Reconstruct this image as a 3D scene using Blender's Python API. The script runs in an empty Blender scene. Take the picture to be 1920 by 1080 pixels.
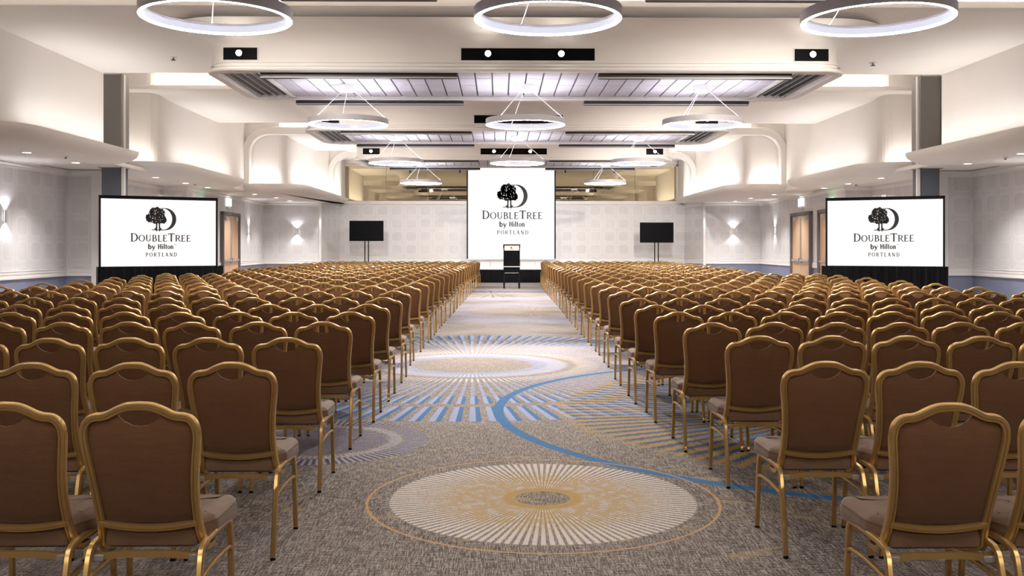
import bpy, math, random
from mathutils import Vector
random.seed(7)
PI = math.pi
SC = bpy.context.scene
COL = SC.collection
# ------------------------------------------------------------------ camera, world, exposure
F = 1800.0; HOR = 463.0; YAW = 0.0128; H = 1.5
cam_d = bpy.data.cameras.new('camera'); cam = bpy.data.objects.new('camera', cam_d); COL.objects.link(cam)
cam.location = (0, 0, H); cam.rotation_euler = (PI/2, 0, -YAW)
cam_d.sensor_width = 36; cam_d.lens = F/1920*36
cam_d.shift_y = -(540-HOR)/1920
cam_d.clip_end = 200; cam_d.clip_start = 0.05
SC.camera = cam
w = bpy.data.worlds.new('world'); SC.world = w; w.use_nodes = True
w.node_tree.nodes['Background'].inputs[0].default_value = (0.9, 0.9, 1, 1)
w.node_tree.nodes['Background'].inputs[1].default_value = 0.3
SC.view_settings.view_transform = 'Standard'
SC.view_settings.look = 'None'
SC.view_settings.gamma = 1.0
SC.view_settings.exposure = 0.86
SC.view_settings.use_curve_mapping = False
RING_E = 44.0      # ring lamp diffuser
COVE_W = 7.5      # W per metre of side cove strip
GAP_W = 9.0        # W per metre of ceiling slot strip
DOWN_W = 230.0     # soffit downlight
SPOT_W = 900.0    # bay spotlight
SCREEN_E = 0.625
WARM = (1.0, 0.935, 0.85); COOL = (0.95, 0.95, 1.0); NEUT = (1.0, 0.97, 0.955)

def W3(px, py, Y):
    u = (px-960)/F; v = (HOR-py)/F
    d = Vector((math.sin(YAW)+u*math.cos(YAW), math.cos(YAW)-u*math.sin(YAW), v))
    t = Y/d.y
    return Vector((d.x*t, Y, H+d.z*t))
def WX(px, Y): return W3(px, HOR, Y).x

# ------------------------------------------------------------------ node helper
class NT:
    def __init__(s, name):
        s.m = bpy.data.materials.new(name); s.m.use_nodes = True
        s.t = s.m.node_tree; s.b = s.t.nodes['Principled BSDF']
    def node(s, kind, **kw):
        n = s.t.nodes.new(kind)
        for k, v in kw.items(): setattr(n, k, v)
        return n
    def put(s, sock, v):
        if isinstance(v, V): s.t.links.new(v.s, sock)
        else:
            if sock.type == 'RGBA' and len(v) == 3: v = (*v, 1)
            sock.default_value = v
    def math(s, op, a, b=None, c=None):
        n = s.node('ShaderNodeMath', operation=op)
        s.put(n.inputs[0], a)
        if b is not None: s.put(n.inputs[1], b)
        if c is not None: s.put(n.inputs[2], c)
        return V(s, n.outputs[0])
    def mix(s, f, a, b):
        n = s.node('ShaderNodeMix', data_type='RGBA')
        s.put(n.inputs[0], f); s.put(n.inputs[6], a); s.put(n.inputs[7], b)
        return V(s, n.outputs[2])
    def pos(s, kind='pos'):
        if kind == 'pos': o = s.node('ShaderNodeNewGeometry').outputs['Position']
        else: o = s.node('ShaderNodeTexCoord').outputs['Object']
        n = s.node('ShaderNodeSeparateXYZ'); s.t.links.new(o, n.inputs[0])
        s.vec = V(s, o)
        return [V(s, n.outputs[i]) for i in range(3)]
    def comb(s, x, y, z):
        n = s.node('ShaderNodeCombineXYZ')
        for i, a in enumerate((x, y, z)): s.put(n.inputs[i], a)
        return V(s, n.outputs[0])
    def noise(s, vec, scale, detail=2.0, rough=0.5):
        n = s.node('ShaderNodeTexNoise'); s.put(n.inputs['Vector'], vec)
        n.inputs['Scale'].default_value = scale; n.inputs['Detail'].default_value = detail; n.inputs['Roughness'].default_value = rough
        return V(s, n.outputs[0])
    def ss(s, x, a, b):
        n = s.node('ShaderNodeMapRange', interpolation_type='SMOOTHSTEP')
        s.put(n.inputs[0], x); s.put(n.inputs[1], a); s.put(n.inputs[2], b)
        return V(s, n.outputs[0])
    def bump(s, h, strength=0.3, dist=0.01):
        n = s.node('ShaderNodeBump'); n.inputs['Strength'].default_value = strength; n.inputs['Distance'].default_value = dist
        s.put(n.inputs['Height'], h); s.t.links.new(n.outputs[0], s.b.inputs['Normal'])
    def set(s, **kw):
        names = dict(color='Base Color', rough='Roughness', metal='Metallic', ecol='Emission Color', es='Emission Strength', spec='Specular IOR Level', sheen='Sheen Weight', trans='Transmission Weight', coat='Coat Weight')
        for k, v in kw.items(): s.put(s.b.inputs[names[k]], v)
        return s.m
class V:
    def __init__(s, t, sock): s.t = t; s.s = sock
    def __add__(a, b): return a.t.math('ADD', a, b)
    __radd__ = __add__
    def __sub__(a, b): return a.t.math('SUBTRACT', a, b)
    def __rsub__(a, b): return a.t.math('SUBTRACT', b, a)
    def __mul__(a, b): return a.t.math('MULTIPLY', a, b)
    __rmul__ = __mul__
    def __truediv__(a, b): return a.t.math('DIVIDE', a, b)
    def lt(a, b): return a.t.math('LESS_THAN', a, b)
    def gt(a, b): return a.t.math('GREATER_THAN', a, b)
    def frac(a): return a.t.math('FRACT', a)
    def abs(a): return a.t.math('ABSOLUTE', a)
    def pow(a, b): return a.t.math('POWER', a, b)

def plain(name, color, rough=0.5, metal=0.0, vary=0.06, scale=6.0, bump=0.0):
    t = NT(name); t.pos('obj')
    n = t.noise(t.vec, scale, 3.0)
    c2 = tuple(c*(1-vary*2) for c in color)
    t.set(color=t.mix(n, color, c2), rough=rough, metal=metal)
    if bump: t.bump(t.noise(t.vec, scale*30, 2.0), bump, 0.002)
    return t.m
def glow(name, color, e):
    t = NT(name); t.set(color=(0.8, 0.8, 0.8), ecol=color, es=e, rough=0.4); return t.m

M = {}
M['paint'] = plain('white_paint', (0.81, 0.775, 0.74), 0.75, 0, 0.02, 1.5)
M['trim'] = plain('trim_paint', (0.75, 0.72, 0.70), 0.5, 0, 0.02, 2)
M['blue'] = plain('blue_grey_dado', (0.20, 0.22, 0.32), 0.7, 0, 0.06, 3)
M['column'] = plain('column_grey', (0.26, 0.245, 0.235), 0.6, 0, 0.03, 2)
M['column_low'] = plain('column_slate', (0.10, 0.115, 0.14), 0.6, 0, 0.05, 2)
M['dark'] = plain('dark_metal', (0.05, 0.045, 0.045), 0.45, 0.3)
M['black'] = plain('black_plastic', (0.006, 0.006, 0.007), 0.35)
M['black_panel'] = plain('black_panel', (0.002, 0.002, 0.003), 0.5)
for q in ('black', 'black_panel'): M[q].node_tree.nodes['Principled BSDF'].inputs['Specular IOR Level'].default_value = 0.08
M['grey_metal'] = plain('grey_ring_metal', (0.56, 0.53, 0.545), 0.5, 0.0)
M['white_metal'] = plain('white_metal', (0.75, 0.74, 0.76), 0.4)
M['cable'] = plain('cable', (0.85, 0.85, 0.85), 0.4)
M['steel'] = plain('brushed_steel', (0.55, 0.55, 0.56), 0.3, 0.9)
M['tile'] = plain('acoustic_tile', (0.50, 0.47, 0.53), 0.8, 0, 0.06, 3)
M['joint'] = plain('tile_joint', (0.12, 0.11, 0.13), 0.8)
M['beige_plate'] = plain('beige_plate', (0.78, 0.70, 0.58), 0.5)
M['stage_top'] = plain('stage_top', (0.62, 0.60, 0.60), 0.5)
M['ink'] = plain('logo_ink', (0.035, 0.035, 0.036), 0.7, 0, 0.0)
M['led'] = glow('ring_diffuser', (0.94, 0.94, 1.0), RING_E)
M['led_in'] = glow('ring_inner_glow', (0.86, 0.86, 1.0), 0.44); M['led_in'].node_tree.nodes['Principled BSDF'].inputs['Base Color'].default_value = (.04, .04, .05, 1)
M['led_up'] = glow('ring_uplight', (0.94, 0.94, 1.0), 70.0)
M['spotlens'] = glow('spot_lens', (1.0, 0.93, 0.82), 120.0)
M['downlens'] = glow('downlight_lens', (1.0, 0.93, 0.85), 9.0)
M['sconce'] = glow('sconce_glow', (0.97, 0.97, 1.0), 3.0)
M['lamp_box'] = glow('lit_sign', (1.0, 1.0, 0.97), 1.2)
M['green'] = glow('green_sign', (0.15, 0.9, 0.35), 1.2)
M['mark_white'] = glow('canvas_white', (1.0, 0.985, 0.98), SCREEN_E*0.9)
t = NT('projection_canvas'); t.set(color=(0.1, 0.1, 0.1), ecol=(1.0, 0.975, 0.975), es=SCREEN_E*0.88, rough=0.9); M['screen'] = t.m
t = NT('projection_canvas_centre'); t.set(color=(0.1, 0.1, 0.1), ecol=(1.0, 0.99, 0.99), es=SCREEN_E*0.93, rough=0.9); M['screen_c'] = t.m
t = NT('bronze_mirror'); t.pos(); t.set(color=(0.52, 0.45, 0.31), metal=1.0, rough=0.015); M['mirror'] = t.m
# wood doors
t = NT('door_wood'); x, y, z = t.pos('obj')
n = t.noise(t.comb(x*9.0, y*9.0, z*0.8), 3.0, 4.0)
t.set(color=t.mix(n, (0.50, 0.31, 0.18), (0.62, 0.42, 0.27)), rough=0.45); M['wood'] = t.m
# velvet skirt
t = NT('black_velvet'); t.pos('obj'); t.set(color=(0.004, 0.004, 0.005), rough=0.9, sheen=0.1, spec=0.15); M['velvet'] = t.m
# wallpaper: rounded squares in two greys with a vertical strie
def wallpaper():
    t = NT('wallpaper'); x, y, z = t.pos()
    h = x+y
    u = ((h/0.62).frac()-0.5).abs(); v = ((z/0.56).frac()-0.5).abs()
    d = (u.pow(4.0)+v.pow(4.0)).pow(0.25)
    ring = t.ss(d, 0.33, 0.38) * (1.0 - t.ss(d, 0.40, 0.44))
    inner = 1.0 - t.ss(d, 0.33, 0.36)
    st = t.noise(t.comb(h*40.0, 0.0, z*1.5), 1.0, 3.0)
    big = t.noise(t.comb(h, 0.0, z), 0.9, 2.0)
    base = t.mix(st, (0.56, 0.54, 0.54), (0.68, 0.66, 0.66))
    c = t.mix(inner*0.45*t.ss(big, 0.3, 0.7), base, (0.50, 0.48, 0.485))
    c = t.mix(ring*0.25, c, (0.74, 0.72, 0.72))
    t.set(color=c, rough=0.7, spec=0.3)
    return t.m
M['paper'] = wallpaper()
# chair fabric
def fabric(name, c1, c2):
    t = NT(name); x, y, z = t.pos('obj')
    a = t.math('SINE', (z+x*0.35)*900.0); b = t.math('SINE', (x-z*0.25+y)*700.0)
    wv = a*b
    n = t.noise(t.comb(x*3.0, y*3.0, z*14.0), 3.0, 3.0)
    n2 = t.noise(t.vec, 5.0, 2.0)
    f = t.ss(wv, -0.5, 0.9)
    c = t.mix(f*0.75, c1, c2)
    c = t.mix(n2*0.5, c, tuple(k*0.6 for k in c1))
    t.set(color=c, rough=0.8, spec=0.25, sheen=0.12)
    t.bump(wv*0.06+n*1.2, 0.5, 0.006)
    return t.m
M['fabric'] = fabric('brown_woven_fabric', (0.092, 0.036, 0.012), (0.240, 0.108, 0.037))
M['seat_fabric'] = fabric('tan_woven_fabric', (0.125, 0.065, 0.033), (0.25, 0.138, 0.072))
t = NT('gold_frame'); t.pos('obj'); n = t.noise(t.vec, 7.0, 2.0)
t.set(color=t.mix(n, (0.53, 0.335, 0.12), (0.44, 0.27, 0.095)), metal=0.75, rough=0.30); M['gold'] = t.m
t = NT('clear_clip'); t.set(color=(0.22, 0.19, 0.16), rough=0.3); M['clip'] = t.m

# carpet
def carpet():
    t = NT('patterned_carpet'); x, y, z = t.pos()
    P = t.vec
    s1 = t.noise(t.comb(x*7.0, y*120.0, 0.0), 1.6, 2.0)
    s2 = t.noise(t.comb(x*130.0, y*7.0, 3.0), 1.6, 2.0)
    s3 = t.noise(t.comb(x*1.0, y*1.0, 0.0), 90.0, 1.0)
    fleck = t.ss(s1*0.5+s2*0.5+s3*0.35, 0.60, 0.80)
    big = t.noise(P, 0.55, 3.0)
    dark = t.mix(t.ss(big, 0.35, 0.65), (0.052, 0.038, 0.030), (0.096, 0.074, 0.062))
    c = t.mix(fleck*0.9, dark, (0.38, 0.32, 0.275))
    gold_n = t.noise(t.comb(x*3.0, y*8.0, 9.0), 0.9, 3.0)
    c = t.mix(t.ss(gold_n, 0.60, 0.72)*0.35, c, (0.45, 0.31, 0.13))
    # spot-lit floor further down the aisle, painted in as lighter carpet colour
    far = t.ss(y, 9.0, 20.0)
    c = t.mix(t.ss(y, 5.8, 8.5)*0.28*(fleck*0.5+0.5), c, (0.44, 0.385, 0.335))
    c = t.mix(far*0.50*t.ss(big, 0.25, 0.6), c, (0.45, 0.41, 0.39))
    wear = t.ss(s2*0.6+s1*0.6, 0.42, 0.72)
    BLUE = (0.030, 0.115, 0.26); PALE = (0.27, 0.31, 0.48); GOLD = (0.36, 0.215, 0.05); CREAM = (0.56, 0.50, 0.45); NAVY = (0.025, 0.075, 0.18)
    def med(cx, cy):
        dx = x-cx; dy = y-cy
        r = t.math('SQRT', dx*dx+dy*dy)
        th = t.math('ARCTAN2', dy, dx)*(1/(2*PI))+0.5
        return r, th
    def band(r, a, b, s=0.01): return t.ss(r, a-s, a+s)*(1.0-t.ss(r, b-s, b+s))
    def stripe(th, n, duty, off=0.0): return ((th*float(n)+off).frac()).lt(duty)
    # big blue / pale blue sunburst
    r, th = med(-0.35, 12.25)
    c = t.mix(band(r, 0.78, 1.2, 0.06)*0.75*(wear*0.5+0.5), c, PALE)
    c = t.mix(band(r, 0.95, 1.2, 0.04)*stripe(th, 142, 0.45)*0.5, c, CREAM)
    c = t.mix(band(r, 1.32, 1.6, 0.05)*stripe(th, 142, 0.36, 0.05)*0.8, c, CREAM)
    c = t.mix(band(r, 1.5, 2.6, 0.08)*stripe(th, 142, 0.36)*0.75*(wear*0.5+0.5), c, PALE)
    bars = band(r, 2.62, 3.08)+band(r, 3.25, 4.0)
    c = t.mix(bars*stripe(th, 142, 0.33)*0.9, c, PALE)
    blue_n = t.mix(t.noise(P, 9.0, 3.0), BLUE, (0.038, 0.145, 0.29))
    c = t.mix(bars*stripe(th, 142, 0.28, 0.67)*0.93, c, blue_n)
    # blue arc with gold and blue hatching inside
    r, th = med(3.37, 8.8)
    inside = r.lt(3.38)
    c = t.mix(band(r, 0.9, 2.85, 0.05)*stripe(th, 104, 0.36)*0.85, c, GOLD)
    c = t.mix(band(r, 0.9, 2.75, 0.05)*stripe(th, 104, 0.3, 0.5)*0.9*(wear*0.3+0.7), c, NAVY)
    c = t.mix(band(r, 1.6, 2.1, 0.2)*stripe(th, 52, 0.5, 0.2)*0.6*wear, c, (0.16, 0.33, 0.55))
    c = t.mix(band(r, 3.335, 3.43, 0.006), c, blue_n)
    # lilac sunburst at the left chairs
    r, th = med(-1.40, 7.45)
    c = t.mix(band(r, -0.1, 0.52, 0.03)*0.7*(wear*0.4+0.5), c, (0.11, 0.105, 0.175))
    c = t.mix(band(r, 0.55, 0.64)*stripe(th, 100, 0.55)*0.8, c, (0.36, 0.345, 0.40))
    c = t.mix(band(r, 0.66, 0.84)*stripe(th, 100, 0.5)*0.85, c, (0.05, 0.048, 0.095))
    c = t.mix(band(r, 0.66, 0.84)*stripe(th, 100, 0.4, 0.5)*0.7, c, (0.36, 0.34, 0.38))
    # gold sunburst close to the camera
    r, th = med(0.255, 5.73)
    gm = t.noise(t.comb(x*1.0, y*1.0, 2.0), 14.0, 4.0, 0.65)
    inner = band(r, 0.17, 0.62, 0.16)
    c = t.mix(band(r, 0.17, 0.91)*0.35, c, (0.30, 0.25, 0.22))
    c = t.mix(band(r, 0.17, 0.905)*stripe(th, 120, 0.56)*0.92, c, CREAM)
    c = t.mix(inner*t.ss(gm+0.25*s3, 0.50, 0.66)*0.66, c, GOLD)
    c = t.mix(band(r, 0.17, 0.24, 0.02)*0.9, c, GOLD)
    c = t.mix(band(r, 0.5, 0.9)*t.ss(s3, 0.58, 0.66)*stripe(th, 120, 0.56)*0.7, c, GOLD)
    c = t.mix(band(r, 1.028, 1.045, 0.004)*0.8, c, (0.48, 0.27, 0.11))
    # far bursts
    for cx, cy, n, rr, c1, c2 in ((0.75, 22.2, 40, 1.5, GOLD, PALE), (-0.25, 30.5, 36, 2.0, NAVY, GOLD), (0.2, 35.5, 30, 1.4, GOLD, NAVY)):
        r, th = med(cx, cy)
        c = t.mix(band(r, rr, rr+1.8, 0.5)*0.5*wear, c, (0.36, 0.40, 0.60))
        c = t.mix(band(r, 0.15, rr, 0.1)*stripe(th, n, 0.35)*0.7, c, c1)
        c = t.mix(band(r, 0.15, rr, 0.1)*stripe(th, n, 0.25, 0.5)*0.5, c, c2)
    t.set(color=c, rough=0.95, spec=0.2)
    t.bump(s1+s2+s3, 0.6, 0.004)
    return t.m
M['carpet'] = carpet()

# ------------------------------------------------------------------ mesh helpers
class MB:
    def __init__(s): s.v = []; s.f = []; s.m = []
    def add(s, vs, fs, mi=0):
        o = len(s.v); s.v += [tuple(p) for p in vs]
        for f in fs: s.f.append(tuple(i+o for i in f)); s.m.append(mi)
        return s
    def box(s, a, b, mi=0):
        (x0, y0, z0), (x1, y1, z1) = a, b
        return s.add([(x0,y0,z0),(x1,y0,z0),(x1,y1,z0),(x0,y1,z0),(x0,y0,z1),(x1,y0,z1),(x1,y1,z1),(x0,y1,z1)],
              [(0,3,2,1),(4,5,6,7),(0,1,5,4),(1,2,6,5),(2,3,7,6),(3,0,4,7)], mi)
    def bbox(s, a, b, r=0.006, mi=0):            # box with chamfered edges all round
        (x0,y0,z0),(x1,y1,z1) = a, b
        rings = []
        for z, k in ((z0, r), (z0+r, 0), (z1-r, 0), (z1, r)):
            rings.append([(x0+k+r*(k==0)*1.0, y0+k, z), (x1-k-r*(k==0), y0+k, z), (x1-k, y0+k+r*(k==0), z), (x1-k, y1-k-r*(k==0), z),
                          (x1-k-r*(k==0), y1-k, z), (x0+k+r*(k==0), y1-k, z), (x0+k, y1-k-r*(k==0), z), (x0+k, y0+k+r*(k==0), z)])
        return s.loft(rings, True, True, mi)
    def loft(s, rings, closed=True, caps=True, mi=0):
        n = len(rings[0]); vs = [p for r in rings for p in r]; fs = []
        for i in range(len(rings)-1):
            for j in range(n if closed else n-1):
                k = (j+1) % n
                fs.append((i*n+j, i*n+k, (i+1)*n+k, (i+1)*n+j))
        if caps:
            fs.append(tuple(range(n))[::-1]); fs.append(tuple((len(rings)-1)*n+j for j in range(n)))
        return s.add(vs, fs, mi)
    def cyl(s, c, r, h, n=20, mi=0, r2=None, axis='z'):
        r2 = r if r2 is None else r2
        rs = []
        for q, rr in ((0, r), (h, r2)):
            ring = []
            for i in range(n):
                a = 2*PI*i/n; u, v = rr*math.cos(a), rr*math.sin(a)
                ring.append({'z': (c[0]+u, c[1]+v, c[2]+q), 'y': (c[0]+u, c[1]+q, c[2]-v), 'x': (c[0]+q, c[1]+u, c[2]+v)}[axis])
            rs.append(ring)
        return s.loft(rs, True, True, mi)
    def tube(s, pts, r=0.01, n=8, mi=0, prof=None, up=None, closed=False, caps=True):
        pts = [Vector(p) for p in pts]; N = len(pts)
        rings = []; prevn = None
        for i, p in enumerate(pts):
            if closed: T = pts[(i+1) % N]-pts[i-1]
            else: T = pts[min(i+1, N-1)]-pts[max(i-1, 0)]
            T.normalize()
            if up is not None:
                B = Vector(up(p) if callable(up) else up); B = (B-T*B.dot(T)).normalized(); A = T.cross(B)
            else:
                A = prevn if prevn is not None else (Vector((0,0,1)) if abs(T.z) < .9 else Vector((1,0,0)))
                A = (A-T*A.dot(T)).normalized(); B = T.cross(A)
            prevn = A
            pr = prof or [(r*math.cos(2*PI*k/n), r*math.sin(2*PI*k/n)) for k in range(n)]
            rings.append([tuple(p+A*a+B*b) for a, b in pr])
        if closed: rings.append(rings[0]); caps = False
        return s.loft(rings, True, caps, mi)
    def mesh(s, name, mats, smooth=None):
        me = bpy.data.meshes.new(name); me.from_pydata(s.v, [], s.f)
        for m in (mats if isinstance(mats, (list, tuple)) else [mats]): me.materials.append(m)
        me.polygons.foreach_set('material_index', s.m)
        if smooth is not None:
            me.shade_smooth(); me.update()
            me.set_sharp_from_angle(angle=math.radians(smooth))
        me.update(); return me
    def obj(s, name, mats, parent=None, smooth=None, **props):
        o = bpy.data.objects.new(name, s.mesh(name, mats, smooth)); COL.objects.link(o)
        if parent is not None: o.parent = parent
        for k, v in props.items(): o[k] = v
        return o
def struct(mb, name, mats, smooth=None, parent=None):
    o = mb.obj(name, mats, parent, smooth)
    if parent is None: o['kind'] = 'structure'
    return o
def thing(name, label, cat, loc=(0,0,0), rz=0.0, group=None):
    o = bpy.data.objects.new(name, None); COL.objects.link(o); o.location = loc; o.rotation_euler = (0,0,rz)
    o.empty_display_size = 0.1
    o['label'] = label; o['category'] = cat
    if group: o['group'] = group
    return o
def copy_tree(o, parent=None):
    c = o.copy(); COL.objects.link(c); c.parent = parent
    for ch in o.children: copy_tree(ch, c)
    return c
def crom(pts, seg=6):
    out = []; n = len(pts)
    P = [Vector(p) for p in pts]
    for i in range(n-1):
        p0 = P[max(i-1, 0)]; p1 = P[i]; p2 = P[i+1]; p3 = P[min(i+2, n-1)]
        for k in range(seg):
            q = k/seg
            out.append(0.5*((2*p1)+(p2-p0)*q+(2*p0-5*p1+4*p2-p3)*q*q+(3*p1-p0-3*p2+p3)*q**3))
    out.append(P[-1]); return out
def rounded(pts, rads, seg=8):
    """closed plan polygon with rounded corners -> [(x,y,nx,ny)] normals point outward for a counter-clockwise outline"""
    n = len(pts); out = []
    for i in range(n):
        p0, p1, p2 = Vector(pts[i-1]), Vector(pts[i]), Vector(pts[(i+1) % n])
        a = (p0-p1).normalized(); b = (p2-p1).normalized(); r = rads[i]
        if r <= 0: out.append(p1); continue
        ang = a.angle(b); d = r/math.tan(ang/2)
        c = p1+(a+b).normalized()*(r/math.sin(ang/2))
        s0 = p1+a*d-c; s1 = p1+b*d-c
        a0 = math.atan2(s0.y, s0.x); da = math.atan2(s1.y, s1.x)-a0
        while da > PI: da -= 2*PI
        while da < -PI: da += 2*PI
        for k in range(seg+1): out.append(c+Vector((math.cos(a0+da*k/seg), math.sin(a0+da*k/seg)))*r)
    res = []
    n = len(out)
    for i in range(n):
        e1 = (out[i]-out[i-1]); e2 = (out[(i+1) % n]-out[i])
        n1 = Vector((e1.y, -e1.x)).normalized() if e1.length > 1e-6 else Vector((0,0)); n2 = Vector((e2.y, -e2.x)).normalized() if e2.length > 1e-6 else Vector((0,0))
        nn = (n1+n2)
        if nn.length < 1e-6: nn = n1
        nn.normalize()
        k = max(0.5, nn.dot(n1)) if n1.length else 1
        res.append((out[i].x, out[i].y, nn.x/k, nn.y/k))
    return res
def area(name, loc, sx, sy, power, color, rot=(0,0,0)):
    l = bpy.data.lights.new(name, 'AREA'); l.shape = 'RECTANGLE'; l.size = sx; l.size_y = sy; l.energy = power; l.color = color
    o = bpy.data.objects.new(name, l); COL.objects.link(o); o.location = loc; o.rotation_euler = rot; return o
def spot(name, loc, power, color, ang=80, blend=0.6, tgt=None, rad=0.05):
    l = bpy.data.lights.new(name, 'SPOT'); l.energy = power; l.color = color; l.spot_size = math.radians(ang); l.spot_blend = blend; l.shadow_soft_size = rad
    o = bpy.data.objects.new(name, l); COL.objects.link(o); o.location = loc
    if tgt is not None: o.rotation_euler = (Vector(tgt)-Vector(loc)).to_track_quat('-Z', 'Y').to_euler()
    return o

# ------------------------------------------------------------------ room
Q = 8.36; XC = 0.55; YB = 42.0; YF = -14.0
ZC = 5.27; ZL = 5.42; ZRIM = 4.50; ZSO = 3.365; ZST = 3.62; ZTOP = 6.3
def sx(side, half): return XC+side*half       # side -1 left, +1 right
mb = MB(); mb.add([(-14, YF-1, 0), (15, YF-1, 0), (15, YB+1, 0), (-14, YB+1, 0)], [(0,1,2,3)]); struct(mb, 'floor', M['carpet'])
# lower side walls (half widths from the room axis)
LOW = [(11.15, YF), (11.15, 23.6), (10.15, 23.6), (10.15, 24.3), (10.85, 24.3), (10.85, 29.3), (10.05, 29.3), (10.45, 40.4), (8.05, 40.4), (7.55, YB)]
for side, nm in ((-1, 'left'), (1, 'right')):
    pts = [(sx(side, h), y) for h, y in LOW]
    mb = MB()
    for (x0, y0), (x1, y1) in zip(pts, pts[1:]):
        for z0, z1, mi in ((0, 0.87, 1), (0.87, 3.6, 0)):
            mb.add([(x0,y0,z0),(x1,y1,z0),(x1,y1,z1),(x0,y0,z1)], [(0,1,2,3) if side < 0 else (3,2,1,0)], mi)
    struct(mb, 'wall_'+nm, [M['paper'], M['blue']])
    # mouldings follow the wall: inward normal offset
    def mould(prof, name, mat):
        rings = []
        P2 = [Vector(p) for p in pts]
        for i, p in enumerate(P2):
            ds = []
            if i > 0: ds.append((P2[i]-P2[i-1]).normalized())
            if i < len(P2)-1: ds.append((P2[i+1]-P2[i]).normalized())
            ns = [Vector((d.y, -d.x))*(-side) for d in ds]   # inward
            nn = sum(ns, Vector((0,0))); nn.normalize(); k = nn.dot(ns[0]); nn = nn/max(k, 0.3)
            rings.append([(p.x+nn.x*o, p.y+nn.y*o, z) for o, z in prof])
        m = MB(); m.loft(rings, True, True); struct(m, name, mat)
    k = 1 if side < 0 else 2
    mould([(0,.79),(.035,.79),(.035,.835),(.022,.84),(.022,.885),(.03,.89),(.03,.925),(.018,.93),(.018,.95),(.03,.955),(.03,.97),(0,.97)], 'trim_%d' % k, M['trim'])
    mould([(0,3.22),(.03,3.22),(.03,3.27),(.07,3.30),(.07,3.34),(.12,3.365),(0,3.365)], 'trim_%d' % (k+2), M['trim'])
    mould([(0,0.0),(.02,0.0),(.02,.12),(0,.14)], 'baseboard_'+nm, M['trim'])
    # pilaster strips beside the column and at the back niche
    mb = MB()
    for h0, h1, y0 in ((10.15, 10.5, 23.52), (8.02, 8.12, 40.3)):
        xa, xb = sorted((sx(side, h0), sx(side, h1))); mb.box((xa, y0, 0), (xb, y0+0.15, ZSO))
    struct(mb, 'trim_%d' % (k+4), M['trim'])
# back wall
xl, xr = sx(-1, 7.6), sx(1, 7.6)
mb = MB(); mb.add([(xl,YB,0),(xr,YB,0),(xr,YB,.87),(xl,YB,.87)], [(3,2,1,0)], 1); mb.add([(xl,YB,.87),(xr,YB,.87),(xr,YB,3.5),(xl,YB,3.5)], [(3,2,1,0)], 0)
mb.add([(xl-2,YB+.12,3.4),(xr+2,YB+.12,3.4),(xr+2,YB+.12,ZTOP+.2),(xl-2,YB+.12,ZTOP+.2)], [(3,2,1,0)], 2)
struct(mb, 'wall_back', [M['paper'], M['trim'], M['paint']])
mb = MB(); mb.box((xl, YB-.035, .79), (xr, YB, .835)); mb.box((xl, YB-.022, .835), (xr, YB, .95)); mb.box((xl, YB-.03, .95), (xr, YB, .97)); mb.box((xl, YB-.02, 0), (xr, YB, .79))
struct(mb, 'trim_7', M['trim'])
mb = MB(); mb.box((xl, YB-.08, 3.44), (xr, YB+.13, 3.50)); mb.box((xl, YB-.04, 3.38), (xr, YB+.1, 3.44)); struct(mb, 'trim_8', M['trim'])
mir = MB(); mx0, mx1 = WX(646, YB), WX(1268, YB)
mo = thing('wall_mirror', 'long bronze tinted mirror strip high on the back wall behind the centre screen', 'mirror', (XC, YB+.09, 3.52))
nP = 8
for i in range(nP):
    a = mx0+(mx1-mx0)*i/nP+0.006; b = mx0+(mx1-mx0)*(i+1)/nP-0.006
    m = MB(); m.box((a-XC, -0.03, 0), (b-XC, 0.0, 1.52)); m.obj('mirror_panel', M['mirror'], mo)
m = MB(); m.box((mx0-XC-.1, -0.05, -.02), (mx0-XC, 0.02, 1.58)); m.box((mx1-XC, -0.05, -.02), (mx1-XC+.1, 0.02, 1.58)); m.box((mx0-XC-.1, -0.05, 1.52), (mx1-XC+.1, 0.02, 1.58)); m.obj('mirror_frame', M['beige_plate'], mo)
# wall behind the camera
mb = MB(); mb.add([(-14,YF,0),(15,YF,0),(15,YF,ZTOP+.2),(-14,YF,ZTOP+.2)], [(0,1,2,3)]); struct(mb, 'wall_front', M['paper'])
# upper side walls
UP = [(9.15, YF), (9.15, 2.5*Q+.05), (10.6, 2.5*Q+.05), (10.6, 2.88*Q+.15), (9.10, 2.88*Q+.15), (9.10, 3.90*Q), (7.80, 3.90*Q), (7.75, 4.88*Q+.05), (7.30, 4.88*Q+.05), (7.30, YB+.12)]
for side, nm in ((-1, 'left_upper'), (1, 'right_upper')):
    ppl = [(sx(side, h), y) for h, y in UP]
    # soften the corners that point into the room
    mb = MB(); pts = []
    for i, p in enumerate(ppl):
        if i in (4, 6, 8):
            p0, p1, p2 = Vector(ppl[i-1]), Vector(p), Vector(ppl[i+1])
            r = min(0.32, (p1-p0).length*0.5)
            for q in range(7):
                tq = q/6; pts.append(((1-tq)**2*(p1+(p0-p1).normalized()*r)+2*tq*(1-tq)*p1+tq**2*(p1+(p2-p1).normalized()*r)))
        else: pts.append(Vector(p))
    for a, b in zip(pts, pts[1:]):
        mb.add([(a.x,a.y,3.4),(b.x,b.y,3.4),(b.x,b.y,ZTOP),(a.x,a.y,ZTOP)], [(0,1,2,3) if side < 0 else (3,2,1,0)])
    struct(mb, 'wall_'+nm, M['paint'], 40)
# top closing ceiling
mb = MB(); mb.add([(-14,YF,ZTOP),(15,YF,ZTOP),(15,YB+.3,ZTOP),(-14,YB+.3,ZTOP)], [(3,2,1,0)]); struct(mb, 'ceiling', M['paint'])
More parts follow.
